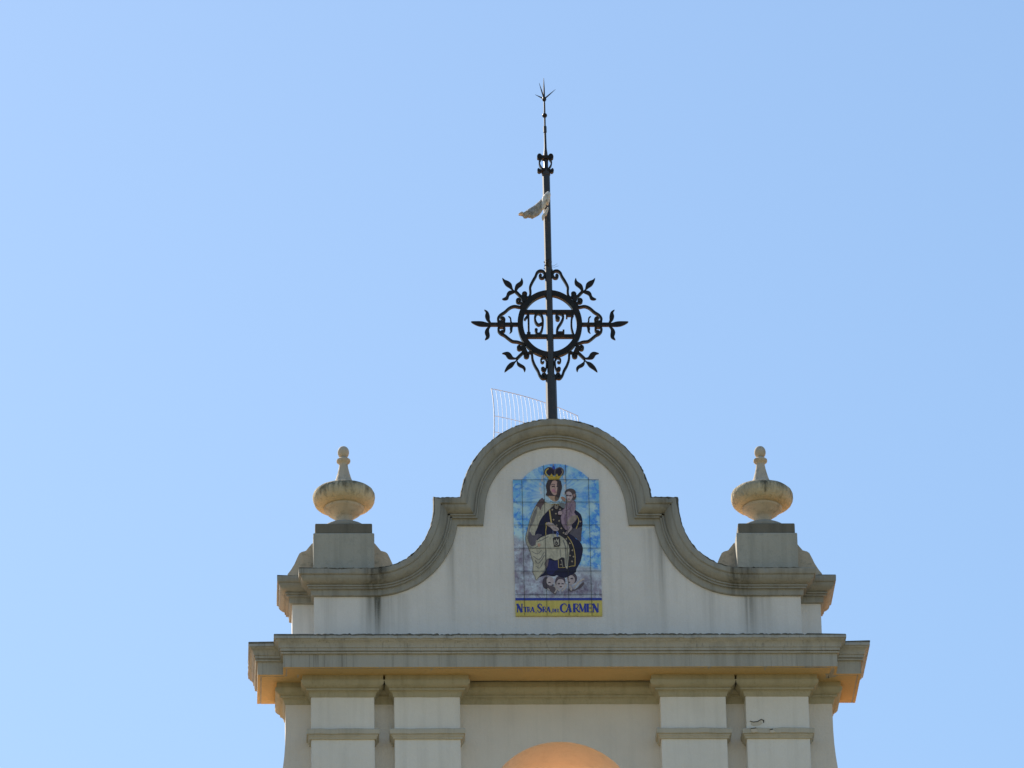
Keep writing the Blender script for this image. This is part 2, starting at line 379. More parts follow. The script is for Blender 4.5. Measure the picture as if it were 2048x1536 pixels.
# ------------------------------------------------------------------ urn finials
def make_urn(loc, label):
    r = thing('urn_finial', label, 'finial', loc, 'urn finials on the shoulder pedestals')
    dn = -.062
    def lz(prof): return [(a, z + dn) for a, z in prof]
    b = MB(); b.lathe([(.17, 0), (.176, .016), (.176, .034), (.168, .047), (.152, .056), (.122, .063), (.09, .068), (.07, .072)], mat=None, wob=.004)
    b.build('foot', UFOOT, r)
    b = MB(); b.lathe(lz([(.072, .10), (.067, .14), (.066, .175), (.069, .195), (.082, .209), (.104, .222), (.125, .238), (.138, .254), (.147, .259), (.1535, .267), (.1535, .282), (.146, .290)]), mat=None, wob=.002)
    b.build('stem', URN, r)
    b = MB(); b.lathe(lz([(.130, .284), (.150, .287), (.180, .290), (.205, .299), (.223, .316), (.234, .340), (.238, .362), (.237, .388), (.228, .410), (.208, .428), (.17, .442), (.12, .452), (.06, .458)]), seg=64, wob=.0045)
    b.build('bowl', UBOWL, r)
    b = MB(); b.lathe(lz([(.104, .450), (.088, .475), (.072, .50), (.058, .535), (.047, .575), (.038, .615), (.033, .645), (.034, .655), (.040, .663), (.051, .672), (.0535, .681), (.0525, .691), (.044, .698), (.034, .705), (.027, .712)]), seg=32, wob=.004)
    b.build('neck', URN, r)
    b = MB(); b.lathe(lz([(.006 + .038 * math.sin(math.pi * i / 14) ** .9 if 0 < i < 14 else .008, .708 + .096 * (1 - math.cos(math.pi * i / 14)) / 2) for i in range(15)]), seg=28, wob=.004)
    b.build('ball', URN, r)
    return r
UFOOT = stucco('urn_foot_cement', (.38, .36, .31), (.16, .15, .12), .5, fine=1, moss=(.34, .33, .28))
ZU = ZSH + .437
u1 = make_urn((-1.604, .10, ZU), 'lichened stone urn finial on the left shoulder pedestal of the gable')
u2 = u1.copy(); COL.objects.link(u2); u2.location = (1.597, .10, ZU); u2.rotation_euler.z = 2.2
u2['label'] = 'lichened stone urn finial on the right shoulder pedestal of the gable'
for c in list(u1.children):
    d = c.copy(); COL.objects.link(d); d.parent = u2

# ------------------------------------------------------------------ iron mast with the year
YM = .05
def Zr(x, y): return trace(900 + x / 5.12, 500 + y / 5.12, YM)
mast = thing('iron_mast', 'black wrought iron mast with the year 1927 in a leafy ring on the gable crest', 'mast', (0, YM, ZAP))
def mbuild(mb, name, par=None, bevel=.0, mat=None):
    o = mb.build(name, mat or IRON, par or mast, bevel, loc=(0, YM, ZAP)); o.location = (0, 0, 0); return o
def zpx(py): return trace(1100, py, YM)[1]
K = 1 / 263
pole = MB()
sec = [(870, 11.6), (757, 11.0), (756, 9.9), (750, 9.8), (749, 7.2), (600, 7.2), (470, 7.4), (352, 7.8), (351, 8.8), (341, 8.8), (340, 6.4), (337, 4.8), (312, 4.8), (297, 2.8), (266, 2.4), (265, 3.5), (253, 3.5), (252, 2.0), (224, 2.0), (203, 1.8), (198, 1.6)]
pole.lathe([(r * K, zpx(p)) for p, r in sec], (0, YM, 0), 8, smooth=False); mbuild(pole, 'pole', mat=PIRON)
pb = MB(); zc = zpx(231); pb.lathe([(max(.002, 5.2 * K * math.sin(math.pi * i / 10)), zc - 5.2 * K * math.cos(math.pi * i / 10)) for i in range(11)], (0, YM, 0), 20); mbuild(pb, 'pole_ball')
sc = MB(); zc = zpx(198)
sc.lathe([(.004, zc - .024), (.013, zc - .016), (.017, zc - .002), (.013, zc + .012), (.006, zc + .02)], (0, YM, 0), 12)
sc.tube([(0, YM, zc), (0, YM, zc + .10), (0, YM, zc + .187)], [.0075, .006, .0015], 8)
for dx, dy, dz in ((.092, .025, .10), (-.042, -.082, .10), (-.067, .085, .085)):
    sc.tube([(0, YM, zc), (dx * .5, YM + dy * .5, zc + dz * .5), (dx, YM + dy, zc + dz)], [.0065, .0048, .001], 8)
mbuild(sc, 'spike_crown')
# ring
rg = MB(); cx, cz = Zr(1022, 762)
ro_, ri_ = (.2505, .2895), (.2075, .2435)
n = 72
vs = [(cx + rx * math.cos(2 * math.pi * i / n), y, cz + rz * math.sin(2 * math.pi * i / n)) for y in (YM - .019, YM + .019) for rx, rz in (ro_, ri_) for i in range(n)]
fs = []
for i in range(n):
    j = (i + 1) % n; fs += [(i, j, n + j, n + i), (2 * n + i, 3 * n + i, 3 * n + j, 2 * n + j), (i, 2 * n + i, 2 * n + j, j), (n + i, n + j, 3 * n + j, 3 * n + i)]
rg.add(vs, fs); mbuild(rg, 'ring')
for y0, y1 in ((620, 655), (870, 905)):
    b = MB(); x0 = Zr(757 if y0 < 700 else 762, y0); x1 = Zr(1280, y1)
    b.box(cx - .222 if y0 < 700 else cx - .214, cx + .222 if y0 < 700 else cx + .214, YM - .018, YM + .018, x1[1], x0[1]); mbuild(b, 'number_rail', bevel=.003)
def spline(pts, k=5, closed=False):
    out = []; n = len(pts)
    for i in range(n if closed else n - 1):
        g = (lambda j: pts[j % n]) if closed else (lambda j: pts[max(0, min(n - 1, j))])
        p0, p1, p2, p3 = g(i - 1), g(i), g(i + 1), g(i + 2)
        for s in range(k):
            t = s / k
            out.append(tuple(.5 * (2 * b + (c - a) * t + (2 * a - 5 * b + 4 * c - d) * t * t + (3 * b - a - 3 * c + d) * t ** 3) for a, b, c, d in zip(p0, p1, p2, p3)))
    return out if closed else out + [tuple(pts[-1])]
def Ze(x, y): return trace(1030 + x / 14.63, 600 + y / 14.63, YM)
KE = 1.2 / 14.63 / 250
def numeral(strokes, dots=()):
    b = MB()
    for j, (pts, wd, sm) in enumerate(strokes):
        q = [Ze(*p) for p in (spline(pts) if sm else pts)]; b.bar(q, wd * KE, YM - .016 - j * .0007, YM + .016 + j * .0007)
    for x, y, r in dots:
        c = Ze(x, y); b.prism([(c[0] + r * KE * math.cos(i * math.pi / 8), c[1] + r * KE * math.sin(i * math.pi / 8)) for i in range(16)], YM - .019, YM + .019)
    mbuild(b, 'numeral')
numeral([([(392, 400), (400, 980)], 46, 0), ([(385, 425), (345, 500), (278, 588)], 42, 1), ([(345, 995), (455, 995)], 60, 0), ([(370, 955), (430, 955)], 40, 0)])
numeral([([(790, 690), (740, 720), (680, 735), (612, 670), (582, 560), (610, 440), (680, 400), (765, 450), (805, 570), (812, 700), (795, 850), (750, 970), (690, 1005), (630, 980), (615, 900)], 52, 1)], [(618, 892, 38)])
numeral([([(1240, 560), (1205, 500), (1240, 420), (1310, 400), (1390, 450), (1402, 550), (1345, 680), (1265, 800), (1232, 890), (1225, 1010)], 54, 1), ([(1225, 975), (1435, 975)], 64, 0), ([(1418, 890), (1418, 1010)], 44, 0)], [(1248, 555, 54)])
numeral([([(1500, 445), (1720, 445)], 66, 0), ([(1512, 430), (1512, 540)], 40, 0), ([(1695, 440), (1662, 540), (1648, 680), (1653, 830), (1682, 950), (1715, 1050)], 46, 1)])
# scrolls and leafy sprigs, drawn for the left half and mirrored about the pole
def sides(q): return (q, [(2 * cx - x, z) for x, z in q])
KZ = 1.12 / 5.12 / 250
def spiral(c, r, a0, turns, k=14):
    return [(c[0] + r * (1 - .62 * i / k) * math.cos(a0 + turns * 2 * math.pi * i / k), c[1] + r * (1 - .62 * i / k) * math.sin(a0 + turns * 2 * math.pi * i / k)) for i in range(k + 1)]
def scroll(pts, wd=21, loops=()):
    q = [Zr(*p) for p in spline(pts, 4)]
    ql = [[Zr(*p) for p in spiral(*l)] for l in loops]
    for sgn in (0, 1):
        b = MB(); b.bar(sides(q)[sgn], wd * KZ, YM - .014, YM + .014)
        for l in ql: b.bar(sides(l)[sgn], wd * .9 * KZ, YM - .0135, YM + .0135)
        mbuild(b, 'scroll')
scroll([(775, 482), (800, 492), (820, 470), (823, 430), (820, 385), (843, 330), (875, 275), (890, 238), (918, 217), (952, 222), (970, 250), (960, 284), (933, 290), (919, 270), (934, 252)], loops=[((766, 456), 25, 1.2, 1.15)])
scroll([(722, 545), (745, 562), (718, 588), (660, 580), (610, 597), (560, 640), (518, 668), (494, 700), (495, 732), (514, 758), (545, 752), (556, 718), (540, 696), (522, 710)], loops=[((704, 522), 25, 1.0, 1.15)])
scroll([(730, 1000), (757, 985), (738, 962), (690, 945), (640, 938), (600, 912), (560, 880), (522, 860), (498, 832), (500, 798), (520, 778), (550, 790), (556, 825), (540, 842), (525, 828)], loops=[((714, 1008), 25, -1.2, -1.15)])
scroll([(795, 1068), (818, 1052), (838, 1068), (845, 1128), (870, 1190), (900, 1240), (920, 1288), (948, 1318), (982, 1310), (996, 1285)], loops=[((780, 1086), 25, -1.0, 1.15), ((965, 1288), 22, 1.5, 1.2)])
scroll([(960, 1145), (948, 1158), (932, 1145), (936, 1118), (962, 1108), (986, 1135), (988, 1180), (984, 1215), (968, 1250)], 15, loops=[((950, 1222), 20, 2.0, -1.2)])
def sprig(stem, sw, leaves, clamp=None):
    for sgn in (0, 1):
        b = MB(); b.bar(sides([Zr(*p) for p in stem])[sgn], sw * KZ, YM - .012, YM + .012)
        o = mbuild(b, 'sprig_stem')
        for lf in leaves:
            l = MB(); pts = sides([Zr(*p) for p in spline(lf, 4, True)])[sgn]; l.prism(pts, YM - .006, YM + .006); mbuild(l, 'leaf', o)
        if clamp:
            l = MB(); l.bar(sides([Zr(*p) for p in clamp[0]])[sgn], clamp[1] * KZ, YM - .02, YM + .02); mbuild(l, 'clamp', o)
sprig([(705, 765), (405, 765)], 33, [
    [(425, 752), (385, 747), (330, 733), (270, 731), (215, 735), (245, 760), (300, 782), (360, 786), (425, 780)],
    [(424, 755), (409, 720), (408, 685), (396, 643), (375, 622), (350, 614), (365, 642), (358, 680), (370, 715), (395, 742)],
    [(424, 772), (403, 810), (402, 840), (408, 880), (395, 907), (357, 923), (368, 890), (355, 850), (365, 815), (392, 786)],
    [(645, 755), (632, 735), (627, 702), (614, 684), (595, 680), (612, 702), (614, 728), (622, 752)],
    [(645, 775), (641, 808), (636, 838), (609, 858), (616, 835), (611, 805), (622, 777)]], ([(527, 730), (527, 800)], 44))
sprig([(760, 515), (662, 417)], 24, [
    [(668, 425), (645, 402), (630, 350), (600, 322), (562, 307), (535, 288), (545, 325), (570, 365), (610, 392), (650, 425)],
    [(660, 420), (666, 375), (680, 350), (720, 320), (733, 288), (749, 325), (741, 360), (705, 390), (682, 418)],
    [(660, 420), (612, 419), (585, 440), (570, 480), (533, 503), (560, 516), (595, 505), (612, 465), (662, 438)]], ([(738, 470), (765, 535)], 40))
sprig([(760, 1040), (682, 1117)], 24, [
    [(690, 1105), (650, 1100), (620, 1060), (585, 1044), (533, 1060), (565, 1075), (585, 1105), (615, 1121), (685, 1118)],
    [(690, 1110), (665, 1140), (620, 1155), (580, 1195), (557, 1252), (600, 1225), (642, 1195), (670, 1152), (695, 1120)],
    [(685, 1108), (695, 1145), (720, 1165), (760, 1190), (776, 1220), (763, 1250), (745, 1215), (705, 1195), (683, 1165)]], ([(745, 1000), (775, 1060)], 40))
# small paired scrolls under the lightning point
def Z6(x, y): return trace(1060 + x / 21.94, 290 + y / 21.94, YM)
c6 = Z6(672, 800)[0]
for sg in (0, 1):
    b = MB(); q = [Z6(*p) for p in spline([(410, 590), (395, 610), (350, 600), (335, 530), (370, 450), (440, 440), (490, 490), (500, 580), (455, 670), (408, 760), (415, 860), (455, 950), (510, 1030), (510, 1110), (470, 1180), (400, 1210), (350, 1160), (360, 1090), (410, 1070)], 4)]
    q = q if sg == 0 else [(2 * c6 - x, z) for x, z in q]
    b.bar(q, 60 / 21.94 / 250, YM - .016, YM + .016)
    for ex, ey, r in ((415, 525, 70), (420, 1140, 70)):
        c = Z6(ex, ey); c = (c[0] if sg == 0 else 2 * c6 - c[0], c[1])
        b.prism([(c[0] + r / 21.94 / 250 * math.cos(i * math.pi / 6), c[1] + r / 21.94 / 250 * math.sin(i * math.pi / 6)) for i in range(12)], YM - .013, YM + .013)
    mbuild(b, 'scroll')
for ya, yb, h in ((510, 640, .025), (1070, 1200, .031)):
    cl = MB(); cl.box(c6 - h, c6 + h, YM - h, YM + h, Z6(672, yb)[1], Z6(672, ya)[1]); mbuild(cl, 'clamp')
# flaking rust round the pole above the ring
rc = MB(); zt, zb = zpx(522), zpx(546)
for i in range(26):
    a = random.uniform(0, 2 * math.pi); z = random.uniform(zb, zt); r = random.uniform(.026, .033); s = random.uniform(.006, .014)
    c = Vector((r * math.cos(a), YM + r * math.sin(a), z))
    rc.add([c + Vector((random.uniform(-1, 1) * s, random.uniform(-1, 1) * s, random.uniform(-1.6, 1.6) * s)) for _ in range(5)], [(0, 1, 2), (0, 2, 3), (0, 3, 4), (1, 2, 4), (2, 3, 4)], RUST)
for i in range(2):
    z = zpx(532) + random.uniform(-.02, .02); rc.tube([(.028, YM, z), (.045, YM - .01, z + random.uniform(-.01, .01)), (.06 + random.uniform(0, .02), YM - .015, z + random.uniform(-.02, .02))], .0012, 4, RUST)
o = mbuild(rc, 'rust_crust')

# ------------------------------------------------------------------ wing shaped ornament on the pole
def Zw(x, y): return trace(1020 + x / 20.48, 380 + y / 20.48, 0.0)
wc = Zw(1420, 700)
wing = thing('wing_ornament', 'pair of weathered grey and sunlit cream feathered wings clinging to the upper mast', 'ornament', (wc[0], 0, wc[1]))
def lobe(name, outline, mat, depth, thick, tilt=0.0):
    """a swollen feathered form: rings of the outline shrinking towards its middle line and rising on both faces"""
    pts = [Zw(*p) for p in spline(outline, 3, True)]; n = len(pts)
    mx = sum(p[0] for p in pts) / n; mz = sum(p[1] for p in pts) / n; b = MB(); vs = []; rings = []
    for f, h in ((.25, .9), (.6, .8), (.85, .5), (1, 0), (.85, -.5), (.6, -.8), (.25, -.9)):
        ring = []
        for i, (x, z) in enumerate(pts):
            j = (1 + .12 * random.uniform(-1, 1)) if f < 1 else 1
            ring.append(len(vs)); xx = mx + (x - mx) * f; zz = mz + (z - mz) * f
            vs.append((xx, depth - h * thick * j + tilt * (mx - xx), zz))
        rings.append(ring)
    fs = [(a[i], a[(i + 1) % n], c[(i + 1) % n], c[i]) for a, c in zip(rings, rings[1:]) for i in range(n)] + [rings[0], rings[-1][::-1]]
    b.add(vs, fs, mat, True); o = b.build(name, mat, wing, loc=(wc[0], 0, wc[1])); o.location = (0, 0, 0); return o
lw = lobe('wing', [(345, 1012), (480, 935), (560, 905), (750, 790), (950, 690), (1150, 545), (1290, 425), (1380, 420), (1400, 600), (1340, 860), (1270, 1000), (1170, 1090), (1050, 1150), (960, 1185), (905, 1215), (840, 1168), (780, 1165), (720, 1135), (640, 1168), (560, 1150), (515, 1070)], WGREY, -.01, .03, .2)
lw['label'] = 'dark grey wing'
rw = lobe('wing', [(1320, 400), (1420, 265), (1500, 185), (1570, 155), (1640, 215), (1652, 330), (1625, 480), (1600, 600), (1560, 730), (1490, 700), (1430, 830), (1330, 950), (1290, 860), (1280, 640)], WLIT, -.045, .035, -.1)
rw['label'] = 'sunlit cream mottled wing'
lobe('tail', [(1550, 765), (1572, 850), (1525, 1020), (1480, 1125), (1425, 1150), (1405, 1220), (1345, 1335), (1305, 1280), (1300, 1120), (1400, 1000), (1480, 860)], WLIT, -.03, .018)
lobe('wing_tip', [(335, 1010), (400, 960), (480, 930), (540, 960), (530, 1030), (470, 1062), (390, 1055)], WLIT, -.012, .022, .2)  # pale colour paints the sun catching the tip

# ------------------------------------------------------------------ grid antenna behind the crest
ant = thing('grid_antenna', 'white wire grid dish antenna rising behind the gable crest', 'antenna', (.25, 3.0, 21.0))
AZ_ = -.2728; nn = Vector((math.sin(AZ_), math.cos(AZ_), .0486)).normalized(); e1 = Vector((math.cos(AZ_), -math.sin(AZ_), -.1988)); e1 = (e1 - nn * e1.dot(nn)).normalized(); e2 = nn.cross(e1).normalized()
if e2.z > 0: e2 = -e2
a0 = Vector((.0395, 3.0, 26.5211))
def dish(u, v): return a0 + e1 * u + e2 * v + nn * .3676 * (u * u + (v - 1.27) ** 2 - 1.27 ** 2)
UW, VH = .3763, .86
def abuild(mb, name): o = mb.build(name, ALU, ant, loc=(.25, 3.0, 21.0)); o.location = (0, 0, 0)
b = MB()
for i in range(1, 22):
    u = -UW + 2 * UW * i / 22; b.tube([dish(u, VH * j / 12) for j in range(13)], .0016, 6)
abuild(b, 'wire_grid')
b = MB()
for v in (0, .38, .575, .76, VH): b.tube([dish(-UW + 2 * UW * j / 20, v) for j in range(21)], .0022 if v else .0028, 6)
for u in (-UW, UW): b.tube([dish(u, VH * j / 16) for j in range(17)], .0040, 8)
abuild(b, 'dish_frame')
b = MB(); c = dish(0, .5); b.tube([c + Vector((.12, .02, .0)), Vector((c.x + .12, c.y + .02, 20.4))], .024, 12); abuild(b, 'antenna_pole')
# ------------------------------------------------------------------ tile mural set in the attic wall
YT = YA - .012
def A_(x, y): return (1020 + x / 10.779, 920 + y / 10.779)
def B_(x, y): return (1020 + x / 10.779, 1040 + y / 10.779)
def C_(x, y): return (1020 + x / 10.779, 1140 + y / 10.779)
def tp(p): return trace(p[0], p[1], YT)
def area(*parts):
    out = []
    for f, pts in parts: out += [tp(f(*p)) for p in pts]
    return out
MX = .008                                     # middle of the panel
X0, X1 = -.321, .334
Z0, Z1, Z2 = 23.178, 24.312, 24.447
PK = 1.85
def pcol(r, g, b): return tuple(min(.9, c * k * PK) for c, k in zip(srgb(r, g, b), (1.10, 1.0, .93)))
PAINTS = {}
def paint(r, g, b, mottle=.35):
    key = (r, g, b, mottle)
    if key not in PAINTS:
        k = NT('glaze'); c = pcol(r, g, b)
        fold = k.n('ShaderNodeTexNoise', {0: k.n('ShaderNodeMapping', {0: k.co, 2: (0, .5, 0), 3: (30, 1, 11)}).outputs[0], 'Scale': 1, 'Detail': 4, 'Roughness': .6, 'Distortion': .8}).outputs[0]
        col = k.mix(k.ramp(fold, .42, .64, 0, min(.95, mottle * 1.5)), c, tuple(v * .5 for v in c))
        col = k.mix(k.ramp(k.noise(55, 4), .52, .68, 0, mottle * .8), col, tuple(min(.9, v * 1.35 + .01) for v in c))
        PAINTS[key] = k.done(col, .45, spec=.3)
    return PAINTS[key]
mur = thing('tile_mural', 'arched painted tile mural of a crowned woman holding a child above a yellow name band', 'mural', (MX, YT, Z0))
def tbuild(mb, name, mat=None, par=None):
    o = mb.build(name, mat, par or mur, loc=(MX, YT, Z0)); o.location = (0, 0, 0); return o
BLOBS = [(B_, 1780, 960, 130, 100, .9), (B_, 1650, 930, 120, 120, .7), (B_, 1700, 730, 130, 50, .6), (C_, 1500, 430, 260, 110, .9), (C_, 1680, 260, 150, 170, .7), (C_, 1040, 470, 220, 70, 1), (B_, 370, 790, 110, 100, .9), (B_, 170, 910, 110, 70, .8), (C_, 190, 200, 110, 120, .6), (C_, 350, 70, 110, 50, .8), (C_, 560, 525, 160, 30, 1), (B_, 220, 430, 90, 70, .5), (C_, 800, 330, 120, 140, .6)]
def sky_tiles():
    k = NT('painted_sky_tiles'); sp_ = k.n('ShaderNodeSeparateXYZ', [k.co]); x, z = sp_.outputs[0], sp_.outputs[2]
    deep, mid, pale = pcol(56, 112, 198), pcol(84, 144, 205), pcol(146, 178, 204)
    n1 = k.noise(8.5, 5, rough=.6); n2 = k.noise(10, 4, rough=.6)
    blue = k.mix(k.ramp(n1, .42, .58), pale, mid)
    vein = k.ramp(k.math('ABSOLUTE', k.math('SUBTRACT', n2, .52)), .055, .01)
    blue = k.mix(k.math('MULTIPLY', vein, k.ramp(n1, .40, .55)), blue, deep)
    # rays fanning out from the head
    hx, hz = -.01, 1.0
    dx = k.math('SUBTRACT', x, hx); dz = k.math('SUBTRACT', z, hz)
    ang = k.math('ARCTAN2', dz, dx); rad = k.math('SQRT', k.math('ADD', k.math('MULTIPLY', dx, dx), k.math('MULTIPLY', dz, dz)))
    v = k.n('ShaderNodeCombineXYZ', [k.math('MULTIPLY', ang, 6.0), k.math('MULTIPLY', rad, 3.0), 0.0]).outputs[0]
    rn = k.n('ShaderNodeTexNoise', {0: v, 'Scale': 1.6, 'Detail': 2}).outputs[0]
    rays = k.mix(k.ramp(rn, .36, .62), pcol(66, 122, 196), pcol(128, 168, 202))
    blue = k.mix(k.ramp(rad, .34, .16, 0, .7), blue, rays)
    blue = k.mix(k.ramp(rad, .17, .07, 0, .6), blue, pcol(160, 180, 190))
    # grey lilac cloud banks below, higher on the left
    edge = k.math('SUBTRACT', z, k.n('ShaderNodeMapRange', [x, -.32, .32, .66, .36]).outputs[0])
    edge = k.math('ADD', edge, k.ramp(k.noise(5, 4), .2, .8, -.10, .10))
    g1 = k.noise(13, 6, rough=.7); g2 = k.noise(30, 5, rough=.7)
    cloud = k.mix(k.ramp(g1, .38, .60), pcol(156, 172, 188), pcol(116, 114, 134)); cloud = k.mix(k.ramp(g2, .52, .68, 0, .8), cloud, pcol(86, 80, 98))
    cloud = k.mix(k.ramp(k.math('SUBTRACT', z, k.math('MULTIPLY', x, -.5)), .55, .42, 1, 0), cloud, pcol(144, 158, 172))
    tot = None
    for f, bx, by, rx, ry, a in BLOBS:
        c = tp(f(bx, by)); u = k.math('DIVIDE', k.math('SUBTRACT', x, c[0] - MX), rx / 10.779 / 262); v_ = k.math('DIVIDE', k.math('SUBTRACT', z, c[1] - Z0), ry / 10.779 / 234)
        g = k.math('MULTIPLY', k.math('EXPONENT', k.math('MULTIPLY', k.math('ADD', k.math('MULTIPLY', u, u), k.math('MULTIPLY', v_, v_)), -1.0)), a)
        tot = g if tot is None else k.math('ADD', tot, g)
    cloud = k.mix(k.math('MULTIPLY', tot, k.ramp(k.noise(34, 6, rough=.72), .36, .60, .1, 1), clamp=True), cloud, pcol(74, 68, 86))
    col = k.mix(k.ramp(edge, .02, -.03), blue, cloud)
    return k.done(col, .4, spec=.35)
bgm = MB()
ap = []
AR = ((X1 - X0) / 2 - .068); hgt = Z2 - Z1; R_ = (AR ** 2 + hgt ** 2) / (2 * hgt); t_ = math.asin(AR / R_)
for i in range(25):
    t = t_ - 2 * t_ * i / 24; ap.append((MX + R_ * math.sin(t), Z2 - R_ + R_ * math.cos(t)))
ZN = tp(C_(1000, 655))[1]
bgm.prism([(X0, ZN), (X1, ZN), (X1, Z1)] + ap + [(X0, Z1)], YT, YA + .01)
tbuild(bgm, 'sky_tiles', sky_tiles())
class Layer:
    def __init__(s, base): s.mb = MB(); s.y = YT - base
    def poly(s, pts, col, smooth=True, mottle=.35, edge=None):
        s.y -= .00008; q = spline(pts, 3, True) if smooth else pts; s.mb.sheet(q, s.y, paint(*col, mottle))
        if edge: s.y -= .00008; s.mb.bar(q + q[:1], 9 / 10.779 / 255, s.y, None, paint(*edge, .2))
    def line(s, pts, w, col, smooth=True):
        s.y -= .00008; q = spline(pts, 4) if smooth else pts; s.mb.bar(q, w / 10.779 / 255, s.y, None, paint(*col, .2))
    def oval(s, f, x, y, rx, ry, col, mottle=.35):
        s.poly([tp(f(x + rx * math.cos(i * math.pi / 9), y + ry * math.sin(i * math.pi / 9))) for i in range(18)], col, False, mottle)
    def dot(s, f, x, y, r, col): s.poly([tp(f(*q)) for q in ((x - r, y), (x - r * .3, y - r * .3), (x, y - r), (x + r * .3, y - r * .3), (x + r, y), (x + r * .3, y + r * .3), (x, y + r), (x - r * .3, y + r * .3))], col, False, .2)
NAVY, DBR, CRM, CRD, GOLD, STAR = (27, 25, 48), (38, 34, 38), (140, 141, 131), (98, 98, 98), (146, 132, 84), (140, 132, 118)
# ---- the woman
L = Layer(.0006)
for hx_, hy_ in ((655, 520), (650, 620), (670, 700), (690, 430), (700, 360), (1170, 370), (1185, 440), (1190, 560), (1195, 640), (1160, 720), (740, 350)): L.oval(A_, hx_, hy_, 26, 40, (160, 172, 186))
L.poly(area((A_, [(970, 950), (830, 1090), (700, 1220), (600, 1350)]), (B_, [(530, 250), (540, 330), (650, 600), (760, 900)]), (C_, [(760, 20), (640, 145), (720, 130), (800, 112), (880, 132), (960, 138), (1010, 112), (1090, 155), (1170, 172), (1260, 140), (1415, 50)]),
            (B_, [(1425, 1080), (1450, 1020), (1510, 920), (1545, 800), (1572, 640), (1545, 530), (1480, 440), (1400, 380), (1470, 190), (1555, 140)]), (A_, [(1558, 1290), (1520, 1170), (1420, 1085), (1280, 1000), (1080, 955)])), NAVY, mottle=.25)
L.poly(area((B_, [(1345, 190), (1450, 185), (1550, 150), (1538, 320), (1525, 470), (1430, 400), (1340, 330), (1275, 285)])), (72, 70, 80))
L.poly(area((B_, [(830, 870), (960, 890), (1040, 870), (1050, 1040), (980, 1100)]), (C_, [(900, 100), (790, 60)]), (B_, [(780, 1090), (810, 980)])), (34, 34, 76), mottle=.4)
# scapular with its stars
L.poly(area((A_, [(965, 955), (1080, 965), (1140, 1060), (1110, 1180), (1100, 1320)]), (B_, [(1170, 200), (1210, 330), (1270, 360), (1340, 480), (1390, 640), (1408, 800), (1402, 990), (1262, 1010), (1272, 780), (1280, 620), (1235, 490), (1150, 390), (1060, 325), (970, 210), (890, 60)]), (A_, [(868, 1250), (845, 1075)])), DBR, mottle=.2)
L.line(area((A_, [(848, 1068), (868, 1200), (892, 1360)])), 30, GOLD)
L.line(area((B_, [(1235, 350), (1310, 450), (1370, 590), (1400, 760), (1404, 900), (1400, 995)])), 16, GOLD)
L.line(area((B_, [(1402, 992), (1330, 995), (1262, 1015)])), 14, GOLD)
L.line(area((A_, [(1440, 1200), (1480, 1290)]), (B_, [(1470, 80), (1425, 190)])), 20, GOLD)
for f, x, y in ((A_, 910, 1075), (A_, 1080, 1065), (A_, 990, 1160), (A_, 940, 1290), (A_, 1060, 1315), (A_, 1005, 1410), (A_, 1105, 1475), (B_, 1155, 280), (B_, 1215, 410), (B_, 1290, 505), (B_, 1345, 655), (B_, 1292, 770), (B_, 1368, 795), (B_, 1338, 895), (A_, 1515, 1330)): L.dot(f, x, y, 26, STAR)
# cloak on the left, fur edge
L.poly(area((A_, [(745, 860), (650, 870), (570, 970), (510, 1080), (450, 1230), (405, 1390)]), (B_, [(370, 240), (335, 390), (360, 520), (410, 610), (430, 680), (560, 560), (600, 470), (555, 400), (540, 290), (590, 180), (640, 40)]), (A_, [(700, 1230), (760, 1160), (840, 1080), (960, 960), (900, 950), (800, 920)])), CRM, mottle=.5, edge=(70, 68, 70))
L.poly(area((A_, [(560, 1050), (600, 1000), (560, 1200), (480, 1400)]), (B_, [(430, 200), (400, 380), (370, 400), (400, 200)]), (A_, [(430, 1380), (500, 1150)])), CRD)
L.poly(area((B_, [(420, 250), (480, 330), (540, 330), (600, 300), (690, 330), (600, 400), (555, 470), (545, 530), (470, 570), (420, 520), (390, 420)])), (78, 76, 86))
L.poly(area((A_, [(700, 820), (740, 890), (730, 950), (690, 1000), (655, 1090), (620, 1020), (560, 990), (620, 880), (660, 845)])), (78, 66, 70))
# lap cloth
L.poly(area((B_, [(560, 480), (640, 395), (760, 340), (910, 303), (1050, 325), (1160, 395), (1235, 490), (1282, 630), (1272, 760), (1262, 900), (1250, 1020), (1228, 1062), (1190, 1010), (1175, 900), (1172, 830), (1110, 812), (1050, 855), (960, 872), (870, 828), (800, 855), (768, 900), (745, 960), (765, 1010), (740, 1100), (700, 1150)]), (C_, [(600, 180), (565, 222), (530, 130), (490, 40)]), (B_, [(505, 950), (470, 830), (430, 680), (400, 600), (450, 575), (540, 555)])), (144, 145, 134), mottle=.42, edge=(80, 80, 80))
for pts, wd in (([(580, 480), (700, 430), (830, 360)], 18), ([(470, 680), (560, 730), (620, 720), (680, 650)], 14), ([(500, 780), (590, 850), (660, 830), (740, 690)], 16), ([(540, 870), (600, 940), (680, 870), (740, 760)], 20), ([(560, 1000), (640, 1040), (720, 900)], 14), ([(775, 640), (770, 760), (775, 880)], 22), ([(1140, 440), (1190, 560), (1200, 700), (1215, 1000)], 24), ([(1085, 640), (1095, 740), (1090, 800)], 14), ([(430, 590), (520, 610), (610, 560)], 16)):
    L.line(area((B_, pts)), wd, (94, 96, 96))
L.poly(area((B_, [(600, 510), (650, 520), (655, 560), (620, 585), (595, 550)])), (146, 118, 104))
L.poly(area((B_, [(800, 860), (830, 850), (820, 960), (790, 1040), (765, 990), (750, 950)])), (92, 84, 90))
